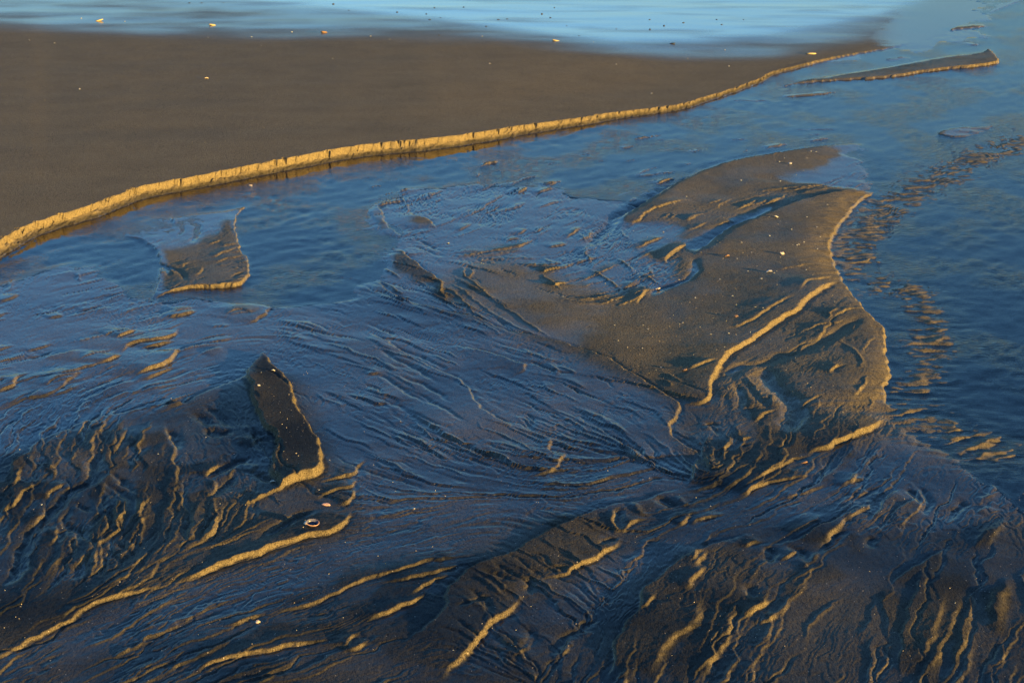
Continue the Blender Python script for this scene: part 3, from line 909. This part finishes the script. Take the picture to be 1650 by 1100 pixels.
film_p = sstep(-0.35, 0.45, fbm(GX*1.6, GY*1.2, 111, 3) + 0.5*(wet-0.5))            # the film drains off in patches
wet = wet*(1 - (1-deep)*sstep(660, 900, V)*(0.45 - 0.4*film_p))
sheen = msample(M_SHEEN, U, V)
wm = msample(poly_mask([(-140,470),(30,440),(220,440),(240,490),(400,500),(600,450),(700,490),(900,560),(1085,655),(1080,700),(1120,770),(1000,825),(760,835),(600,850),(560,760),(490,610),(420,575),(380,615),(250,655),(60,715),(-140,770)], 18), U, V)
wm = np.maximum(wm, 0.7*msample(poly_mask([(1120,830),(1300,770),(1450,700),(1600,760),(1700,800),(1500,860),(1250,840),(1050,910),(900,1000),(860,990),(1000,900)], 18), U, V))
wm = np.maximum(wm, 0.5*msample(poly_mask([(560,870),(750,840),(850,860),(600,920),(300,1010),(0,1100),(-60,1080),(250,960)], 14), U, V))
wf = 0.16 + 0.14*sstep(-0.3, 0.5, fbm(GX*2, GY*1.6, 113, 3)) + 0.62*wm
wet = np.where(V > 600, np.minimum(wet, wf + 0.25 + 0.6*deep), wet); wet = np.maximum(wet, wf*(1-bsoft));
wet = wet*(1-0.7*msample(M_SMOOTH, U, V)*(V > 560));
fan = msample(poly_mask([(690,455),(790,405),(950,465),(1050,480),(1110,640),(1000,592),(850,532),(720,495)], 22), U, V)
wet = np.minimum(wet, 1)*(1-0.55*fan); wet = np.maximum(wet, sheen*(0.75+0.35*fbm(GX*0.6, GY*1.1, 103, 3)))
pl = POOL*np.clip(1.0 + 0.35*fbm(GX*0.5, GY*1.4, 105, 3), 0, 1)
wet = np.clip(np.maximum(wet, pl), 0, 1)
greyish = poly_mask([(-140,600),(300,560),(600,400),(760,430),(900,520),(1090,640),(1180,640),(1250,660),(1440,700),(1790,700),(1790,1160),(-140,1160)], 60)  # darkens and greys the sand colour over the lower half
soak_tone = np.clip(np.maximum(0.75*wet, msample(greyish, U, V)*(0.85+0.25*fbm(GX*1.5, GY*1.5, 107, 3)))*(1-bsoft) + 0.12*fbm(GX*1.2, GY*1.2, 109, 3), 0, 1)
soak_tone = np.maximum(soak_tone, 0.5*sheen)*(1-0.45*fan)
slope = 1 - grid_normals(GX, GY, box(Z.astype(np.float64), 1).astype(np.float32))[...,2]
soak_tone = soak_tone*(1 - 0.62*box(sstep(0.02, 0.14, slope), 1)*(Z > 0.002))         # steep faces drain, and are painted paler so their sunlit edges look brighter
foot = sstep(0.034, 0.012, Z)*(np.abs(L.S) < 0.12)*(U < 1300); soak_tone = np.maximum(soak_tone, 0.8*foot)
soak_tone = soak_tone*(1-0.9*msample(M_RAPID, U, V)); wet = wet*(1-0.75*msample(M_RAPID, U, V))
Nrm = grid_normals(GX, GY, Z)
region = np.zeros(Z.shape, np.int8)
region[L.beach] = 1
for i, nm in enumerate(PLATEAUS): region[L.region[nm] & (region == 0)] = 2+i
MORE = [[(1405,231),(1325,237),(1250,249),(1150,270),(1082,300),(1025,336),(985,360),(950,400),(900,440),(800,430),(740,440),(700,470),(625,470),(687,497),(762,512),(830,537),(907,554),(987,586),(1050,625),(1090,652),(1085,700),(1125,737),(1110,783),(1180,800),(1280,745),(1367,712),(1436,676),(1427,650),(1432,607),(1427,535),(1395,507),(1350,442),(1335,400),(1350,364),(1412,306),(1350,300)],
 [(392,607),(375,616),(302,648),(212,664),(100,697),(0,758),(-140,800),(-140,1140),(0,1064),(110,1003),(287,939),(427,888),(537,858),(575,790),(500,780),(440,785),(436,730),(425,690),(407,645)],
 [(1110,783),(990,815),(887,857),(787,906),(722,952),(705,1000),(640,1060),(700,1105),(757,1052),(822,987),(852,960),(912,927),(1001,866),(1045,840),(1130,800)]]
for i, pg in enumerate(MORE):
    region[(msample(poly_mask(pg, 2), U, V) > 0.5) & (region == 0)] = 6+i
fq = region[1:,1:]
names = {0: ('stream_bed', 'dark rippled wet sand bed that the braided stream runs over'),
         1: ('beach', 'smooth grey-brown upper beach ending in a crumbling golden cut bank'),
         2: ('sand_bar', 'small sand island with lit right edge below the cut bank at left'),
         3: ('sand_bar', 'raised wedge of dark sand with bright golden front edge, lower left'),
         4: ('sand_bar', 'narrow far spit of sand with golden edge at upper right'),
         5: ('sand_bar', 'small dark lens of sand alone in the water at upper right'),
         6: ('sand_bar', 'large smooth grey-brown central bar with thin bright right edge and golden inner scarp'),
         7: ('sand_flat', 'rilled dark sand flat at lower left ending in a thin golden scarp'),
         8: ('sand_ridge', 'long low sand ridge with golden front edge running up from bottom centre')}
def tag(o, label=None, cat=None, group=None, kind=None):
    if label: o['label'] = label
    if cat: o['category'] = cat
    if group: o['group'] = group
    if kind: o['kind'] = kind
    return o
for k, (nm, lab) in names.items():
    me = sheet_mesh(nm, GX, GY, Z, fq == k, Nrm, (('wet', wet), ('pool', pl), ('soak_tone', soak_tone)))
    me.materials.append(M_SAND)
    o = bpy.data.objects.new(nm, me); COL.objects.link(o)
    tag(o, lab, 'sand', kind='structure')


# wider ground round about, out to the horizon
def ring_ground():
    r, c = GX.shape
    loop = [(0, j) for j in range(c)] + [(i, c-1) for i in range(1, r)] + [(r-1, j) for j in range(c-2, -1, -1)] + [(i, 0) for i in range(r-2, 0, -1)]
    I = np.array([a for a, _ in loop]); J = np.array([b for _, b in loop])
    bx, by, bz = GX[I,J], GY[I,J], Z[I,J]
    cx, cy = 0.0, 10.0
    X, Y, ZZ, W = [bx], [by], [bz.astype(float)], [wet[I,J]]
    n = len(bx); zs = bz.astype(float)
    for k in range(40): zs = (np.roll(zs,1)+zs+np.roll(zs,-1))/3
    for f, m in ((1.04,.5),(1.12,.8),(1.3,1),(1.8,1),(3,1),(7,1),(20,1),(60,1),(180,1)):
        X.append(cx+(bx-cx)*f); Y.append(cy+(by-cy)*f)
        zz = bz*(1-m)+zs*m
        t = min(1, max(0, (f-1.3)/1.2))
        ZZ.append(zz*(1-t)+0.03*t); W.append(wet[I,J]*(1-t)+0.3*t)
    X = np.array(X+[]); Y = np.array(Y); ZZ = np.array(ZZ); W = np.array(W)
    X = np.concatenate([X, X[:,:1]], 1); Y = np.concatenate([Y, Y[:,:1]], 1); ZZ = np.concatenate([ZZ, ZZ[:,:1]], 1); W = np.concatenate([W, W[:,:1]], 1)
    me = sheet_mesh('ground', X, Y, ZZ, None, None, (('wet', W), ('pool', W*0), ('soak_tone', W)))
    if me.polygons[0].normal.z < 0: me.flip_normals()
    me.materials.append(M_SAND)
    o = bpy.data.objects.new('ground', me); COL.objects.link(o)
    tag(o, 'flat damp sand spreading out around the stream', 'sand', kind='structure')
ring_ground()

# ------------------------------------------------------------------ stream water
def build_water():
    Uw, Vw, X, Y, zb = U[::2,::2], V[::2,::2], GX[::2,::2], GY[::2,::2], ZW[::2,::2]
    uc = Uw
    rap = msample(M_RAPID, uc, Vw); calm = msample(M_CALM, uc, Vw)
    a = msample(ST_A, uc, Vw); b = msample(ST_B, uc, Vw); c = msample(ST_C, uc, Vw)
    op = sstep(620, 480, Vw + 0.12*(700-Uw)*(Uw<700))            # livelier water upstream
    op = np.maximum(op, sstep(1380, 1460, Uw)*sstep(800, 700, Vw))
    pat = sstep(-0.3, 0.5, fbm(X*1.4, Y*1.0, 205, 3))
    amp = (0.0006 + 0.0046*op*(0.2+0.8*pat))*(1-0.9*calm)
    w = fbm(X*9 + 0.15*a, Y*9, 201, 3, 0.55)
    sharp = 1 - 2*np.abs(noise(X*7, Y*8, 207))
    chop = np.maximum(msample(line_mask([440,330,520,380,560,420,620,430,600,470,540,475], 55), uc, Vw), np.maximum(msample(line_mask([430,315,560,275,700,255,830,232,1000,205,1150,180,1300,165], 26), uc, Vw), 0.7*msample(line_mask([1300,150,1450,140,1620,150], 30), uc, Vw)))
    cw = (1 - 2*np.abs(noise(X*5.5, Y*9.5, 211))) + 0.6*noise(X*13, Y*20, 213)
    Zw = 0.0042*chop*cw + amp*(w + 0.5*sharp) + (0.0007*a + 0.0008*b*pat + 0.00035*c)*(1-0.8*calm)
    Zw = Zw*sstep(0.004, -0.006, zb) + zb
    Zw = Zw*(1-rap) + rap*(-0.0095 + wave_field(X, Y)*0.45 + 0.0022*fbm(X*16, Y*20, 209, 2))
    rip = np.clip(0.10 + 0.34*op*pat + 0.15*rap - 0.35*calm, 0.03, 1)*sstep(-250, 350, Vw)
    me = sheet_mesh('stream_water', X, Y, Zw, None, None, (('rip', rip),))
    me.materials.append(M_WATER)
    o = bpy.data.objects.new('stream_water', me); COL.objects.link(o)
    tag(o, 'shallow blue braided stream reflecting the evening sky', 'water', kind='structure')
build_water()

# ------------------------------------------------------------------ small things lying on the sand
def w2px(x, y):
    dep = (y*CP + CAM_H*SP); return 825 + FPX*x/dep, 550 - FPX*(y*SP - CAM_H*CP)/dep
def ground_z(x, y):
    u, v = w2px(x, y); j = int(np.clip(np.searchsorted(cols, u), 0, NC-1)); i = int(np.clip(np.searchsorted(V[:,j], v), 0, NR-1))
    return float(Z[i,j])
def spot(u, v):
    """the place on the sand seen at this pixel"""
    z = 0.0
    for _ in range(4):
        x, y = px2w(u, v, z); z = ground_z(float(x), float(y))
    return float(x), float(y), z
def plain(name, col, rough=0.6, var=0.35, scale=60, spec=0.4):
    m, nt, out = new_mat(name)
    tc = N(nt, 'ShaderNodeTexCoord')
    n = N(nt, 'ShaderNodeTexNoise'); n.inputs['Scale'].default_value = scale; n.inputs['Detail'].default_value = 4
    nt.links.new(tc.outputs['Object'], n.inputs['Vector'])
    c = mixc(nt, ramp(nt, n.outputs[0], 0.3, 0.7), tuple(x*(1-var) for x in col)+(1,), tuple(min(1, x*(1+var*0.6)) for x in col)+(1,))
    p = N(nt, 'ShaderNodeBsdfPrincipled'); nt.links.new(c, p.inputs['Base Color'])
    p.inputs['Roughness'].default_value = rough; p.inputs['Specular IOR Level'].default_value = spec
    b = N(nt, 'ShaderNodeBump'); b.inputs['Distance'].default_value = 0.002; b.inputs['Strength'].default_value = 0.4
    nt.links.new(n.outputs[0], b.inputs['Height']); nt.links.new(b.outputs[0], p.inputs['Normal'])
    nt.links.new(p.outputs[0], out.inputs[0]); return m
MAT = {'white': plain('pale_shell', (0.50, 0.47, 0.42), 0.45), 'cream': plain('cream_shell', (0.72, 0.58, 0.42), 0.5), 'yellow': plain('yellow_stone', (0.55, 0.43, 0.20), 0.7),
       'brown': plain('brown_stone', (0.26, 0.15, 0.09), 0.65), 'dark': plain('dark_stone', (0.035, 0.035, 0.04), 0.6), 'pink': plain('pink_shell', (0.60, 0.36, 0.26), 0.5),
       'inside': plain('shell_inside', (0.10, 0.10, 0.17), 0.25, 0.3, 30, 0.6)}
def mesh_obj(name, verts, faces, mat, parent=None, smooth=True):
    me = bpy.data.meshes.new(name); me.from_pydata([tuple(v) for v in verts], [], faces); me.update()
    me.polygons.foreach_set('use_smooth', np.full(len(faces), smooth)); me.materials.append(mat)
    o = bpy.data.objects.new(name, me); COL.objects.link(o)
    if parent: o.parent = parent
    return o
def pebble_mesh(name, seed, flat, n=9, m=7):
    rg = np.random.default_rng(seed); ph = rg.random(6)*6.28; am = rg.uniform(0.05, 0.16, 6)
    vs, fs = [], []
    for i in range(m+1):
        th = math.pi*i/m
        for j in range(n):
            a = 2*math.pi*j/n
            r = 1 + am[0]*math.sin(a+ph[0]) + am[1]*math.sin(2*a+ph[1]) + am[2]*math.sin(3*a+ph[2])*math.sin(th) + am[3]*math.sin(2*th+ph[3])
            vs.append((0.5*r*math.sin(th)*math.cos(a), 0.38*r*math.sin(th)*math.sin(a), 0.5*flat*r*math.cos(th)+0.32*flat))
    for i in range(m):
        for j in range(n):
            k = (j+1) % n; fs.append((i*n+j, (i+1)*n+j, (i+1)*n+k, i*n+k))
    me = bpy.data.meshes.new(name); me.from_pydata(vs, [], fs); me.validate(); me.update()
    me.polygons.foreach_set('use_smooth', np.ones(len(me.polygons), bool)); return me
def chip_mesh(name, seed, n=8):
    """a broken piece of shell: a curved plate with a ragged outline and thickness"""
    rg = np.random.default_rng(seed); rad = rg.uniform(0.32, 0.55, n)
    vs = []; rings = (0.0, 0.55, 1.0)
    def z(x, y): return 0.30 - 0.75*(x*x+0.6*y*y) + 0.03*math.cos(22*x)
    for top in (0.0, -0.10):
        vs.append((0, 0, z(0,0)+top))
        for f in rings[1:]:
            for j in range(n):
                a = 2*math.pi*j/n; x, y = rad[j]*f*math.cos(a), 0.8*rad[j]*f*math.sin(a)
                vs.append((x, y, z(x, y)+top))
    fs = []; o2 = 1+2*n
    for j in range(n):
        k = (j+1) % n
        fs += [(0, 1+j, 1+k), (1+j, 1+n+j, 1+n+k, 1+k), (o2, o2+1+k, o2+1+j), (o2+1+j, o2+1+k, o2+1+n+k, o2+1+n+j), (1+n+j, o2+1+n+j, o2+1+n+k, 1+n+k)]
    me = bpy.data.meshes.new(name); me.from_pydata(vs, [], fs); me.update(); return me
CHIPS = [chip_mesh('shell_fragment', 50+i) for i in range(6)]
PEBS = [pebble_mesh('pebble', 70+i, 0.26+0.06*(i%3)) for i in range(5)]
_mesh_cache = {}
def put(name, base, mat, u, v, px, label, cat, group=None, lift=0.0, stretch=1.0):
    key = (base.name, mat)
    if key not in _mesh_cache:
        me = base.copy(); me.materials.clear(); me.materials.append(MAT[mat]); _mesh_cache[key] = me
    o = bpy.data.objects.new(name, _mesh_cache[key]); COL.objects.link(o)
    x, y, z = spot(u, v); dist = math.sqrt(x*x+y*y+(CAM_H-z)**2); size = px*dist/FPX
    o.location = (x, y, z - 0.04*size + lift)
    o.scale = (size*stretch, size, size)
    rg = random.Random(int(u*7+v*13)); o.rotation_euler = (rg.uniform(-.3,.3), rg.uniform(-.3,.3), rg.uniform(-.5,.5) if stretch > 1.2 else rg.uniform(0, 6.28))
    return tag(o, label, cat, group)
# things one can tell apart: name, mesh, material, u, v, width px, label
ONE = [
 ('beach_stone', 'p', 'yellow', 159, 34, 12, 'flat pale yellow stone, leftmost on the upper beach'),
 ('beach_stone', 'p', 'yellow', 342, 41, 11, 'small yellowish stone with dark sides, second from the left on the upper beach'),
 ('beach_stone', 'p', 'brown', 522, 53, 10, 'brown stone at the edge of the wet sheen on the upper beach'),
 ('beach_stone', 'p', 'yellow', 895, 66, 11, 'golden stone lying just inside the bright wash at the top'),
 ('beach_stone', 'p', 'dark', 1083, 71, 9, 'black stone at the lower edge of the bright wash'),
 ('beach_stone', 'p', 'yellow', 1306, 87, 14, 'yellow-brown stone close to the far end of the cut bank'),
 ('seashell', 'c', 'cream', 333, 127, 8, 'single cream shell alone in the middle of the smooth brown beach'),
 ('seashell', 'c', 'cream', 403, 281, 10, 'pale shell lodged at the foot of the golden cut bank'),
 ('seashell', 'c', 'cream', 1060, 466, 12, 'cream shell at the end of a small blue rivulet on the central bar'),
 ('seashell', 'c', 'white', 1250, 350, 11, 'white curved shell beside the deep blue rivulet on the central bar'),
 ('seashell', 'c', 'white', 1240, 438, 14, 'largest white shell with a thin golden wake on the central bar'),
 ('seashell', 'c', 'cream', 1260, 409, 12, 'yellowish shell with a short wake, above the largest white shell'),
 ('seashell', 'c', 'brown', 1171, 413, 13, 'dark brown broken shell on the smooth central bar'),
 ('seashell', 'c', 'brown', 1186, 510, 11, 'brown shell above the long golden scarp of the central bar'),
 ('seashell', 'c', 'brown', 1103, 597, 14, 'brown shell at the left tip of a short golden ridge'),
 ('seashell', 'c', 'white', 1273, 264, 9, 'white shell on the upper tongue of the central bar'),
 ('seashell', 'c', 'cream', 440, 776, 11, 'cream shell in the shadow at the left foot of the raised sand wedge'),
 ('seashell', 'c', 'white', 440, 597, 9, 'white shell near the upper tip of the raised sand wedge'),
 ('seashell', 'c', 'white', 417, 621, 8, 'pair of white chips on top of the raised sand wedge'),
 ('beach_stone', 'p', 'pink', 526, 813, 12, 'pinkish stone at the head of the dark groove above the open shell'),
 ('seashell', 'c', 'cream', 415, 1002, 11, 'cream shell at the end of a dark blue groove, bottom left'),
 ('beach_stone', 'p', 'brown', 1295, 745, 11, 'reddish stone against the golden front edge of the right bar'),
 ('seashell', 'c', 'white', 667, 820, 7, 'white chip on the blue wet sheet right of the open shell'),
 ('seashell', 'c', 'white', 722, 392, 6, 'white chip alone on the wet grey fan left of centre'),
 ('seashell', 'c', 'white', 807, 276, 5, 'white chip alone in the blue shallows below the cut bank'),
]
for i, (nm, k, mt, u, v, px, lab) in enumerate(ONE):
    put(nm, (CHIPS if k == 'c' else PEBS)[i % 5], mt, u, v, px*0.85, lab, 'shell' if k == 'c' else 'stone', stretch=1.35 if k == 'p' else 1.0)
def many(txt, name, bases, mat, px, label, cat, group):
    pts = np.array(txt.split(), float).reshape(-1, 2); rg = random.Random(3)
    for i, (u, v) in enumerate(pts): put(name, bases[i % len(bases)], mat, u, v, px*rg.uniform(0.5, 0.85), label, cat, group)
many('562 17 687 23 700 13 747 12 803 32 913 42 993 47 1047 48 933 58 707 57 887 29 817 31 873 23 893 13 692 32 710 29 783 43 1070 42 1047 32 305 5 325 5 360 5 537 7 1155 32 1163 40 1198 32 1101 37 640 20',
     'dark_pebble', PEBS, 'dark', 5.5, 'tiny dark pebble scattered on the bright blue wash at the top', 'pebble', 'dark pebbles on the bright wash')
many('201 35 131 30 47 65 405 60 335 61 421 74 330 229 597 59 628 64 777 59 789 103 993 104 1050 151 1168 81 1174 107 1108 95 88 70 128 144 536 95 470 52',
     'shell_fragment', CHIPS, 'white', 4.5, 'tiny white shell fragment on the smooth beach above the cut bank', 'shell fragment', 'white fragments on the upper beach')
many('777 419 775 424 779 425 907 478 975 457 987 483 992 483 1069 374 1094 350 1106 317 1194 291 1257 292 1087 328 1333 330 1316 366 1211 407 1247 440 1226 449 1295 390 1287 394 1094 451 1130 407 1195 391 1317 401 1300 255 1264 255 1256 261 1307 244 1315 245 1180 477 1186 491 1217 495 1229 496 1227 449 1209 535 1174 537 1065 592 1057 596 1080 569 1167 559 1145 539 1035 561 1066 592 935 558 996 549 990 524 1036 524 1044 530 1100 520 1120 480 1160 450 1275 370 1300 350 1240 380 1188 417 1205 437 1284 395 1321 382 1299 435',
     'shell_fragment', CHIPS, 'white', 4.6, 'tiny white shell fragment on the smooth grey central bar', 'shell fragment', 'white fragments on the central bar')
many('421 600 602 749 531 741 637 791 645 679 587 695 378 732 514 789 69 597 247 607 67 813 255 731 332 704 377 731 81 1064 68 812 33 977 717 799 979 758 1145 815 1539 971 1582 949 1409 989 1426 792 1407 639 1380 684 1358 664 730 1047 930 905',
     'shell_fragment', CHIPS, 'white', 3.6, 'tiny white shell fragment on the dark rilled flats of the lower half', 'shell fragment', 'white fragments on the lower flats')

# the open shell holding a little water
def open_shell(u, v):
    x, y, z = spot(u, v)
    root = bpy.data.objects.new('open_seashell', None); COL.objects.link(root)
    root.location = (x, y, z - 0.004); root.rotation_euler = (math.radians(24), math.radians(6), math.radians(12))
    R = 0.0235; n = 40; m = 9
    def out(a):   # outline, hinge towards -x
        k = 1 + 0.10*math.cos(2*a) + 0.16*math.exp(-((abs(a-math.pi))/0.28)**2) + 0.012*math.cos(18*a)
        return R*k
    vs, fs = [], []
    for lay, th in ((0, 0.0), (1, 0.0022)):
        for i in range(m+1):
            f = i/m
            for j in range(n):
                a = 2*math.pi*j/n; r = (out(a) - th*0.9*(1 if i == m else 1))*f
                rib = 0.0007*math.cos(18*a)*f*(1-lay)
                hz = 0.018*(f**2.3) + (0.0 if lay == 0 else th*(1-0.2*f)) + rib
                vs.append((r*math.cos(a), r*math.sin(a)*0.92, hz))
    o2 = (m+1)*n
    outer_f, inner_f = [], []
    for i in range(m):
        for j in range(n):
            k = (j+1) % n
            outer_f.append((i*n+j, i*n+k, (i+1)*n+k, (i+1)*n+j)[::-1])
            inner_f.append((o2+i*n+j, o2+i*n+k, o2+(i+1)*n+k, o2+(i+1)*n+j))
    rim = [(m*n+j, m*n+(j+1)%n, o2+m*n+(j+1)%n, o2+m*n+j) for j in range(n)]
    valve = mesh_obj('valve', vs, outer_f+rim, MAT['pink'], root); mesh_obj('shell_lining', vs, inner_f, MAT['inside'], root)
    # hinge beak
    hv, hf = [], []
    for i in range(6):
        f = i/5; r = 0.0065*(1-f)**0.6 + 0.0004
        for j in range(10):
            a = 2*math.pi*j/10
            hv.append((-R*1.12 - 0.010*f + 0.002, r*math.cos(a)*1.5, 0.0165 + r*math.sin(a) - 0.006*f*f))
    for i in range(5):
        for j in range(10): hf.append((i*10+j, i*10+(j+1)%10, (i+1)*10+(j+1)%10, (i+1)*10+j))
    mesh_obj('hinge', hv, hf, MAT['cream'], root)
    wv = [(0, 0, 0.0105)] + [(out(2*math.pi*j/n)*0.74*math.cos(2*math.pi*j/n), out(2*math.pi*j/n)*0.68*math.sin(2*math.pi*j/n), 0.0105) for j in range(n)]
    mesh_obj('held_water', wv, [(0, 1+j, 1+(j+1) % n) for j in range(n)], M_WATER, root)
    return tag(root, 'open shell lying hollow side up with dark blue water in it', 'shell')
open_shell(503, 845)

# fine shell grit, too much to count
def grit():
    rg = np.random.default_rng(12); vs, fs = [], []
    areas = [((1000,1345),(245,640),380), ((0,1200),(60,250),200), ((0,560),(640,1060),130), ((600,1600),(760,1090),150), ((420,500),(590,770),50)]
    for (u0,u1),(v0,v1),cnt in areas:
        for _ in range(cnt):
            x, y, z = spot(rg.uniform(u0,u1), rg.uniform(v0,v1))
            if z < 0.002: continue
            s = rg.uniform(0.0007, 0.0019)*(1 + 0.05*y); a = rg.random()*6.28; b = len(vs)
            for k in range(3):
                q = a + k*2.09 + rg.uniform(-.4,.4); vs.append((x+s*math.cos(q), y+s*math.sin(q), z-0.0004+rg.uniform(0,.3)*s))
            vs.append((x+rg.uniform(-.3,.3)*s, y+rg.uniform(-.3,.3)*s, z+0.75*s))
            fs += [(b,b+1,b+3),(b+1,b+2,b+3),(b+2,b,b+3)]
    o = mesh_obj('shell_grit', vs, fs, MAT['cream'], None, False)
    tag(o, 'pale grit of crushed shell strewn over the sand', 'shell grit', kind='stuff')
grit()
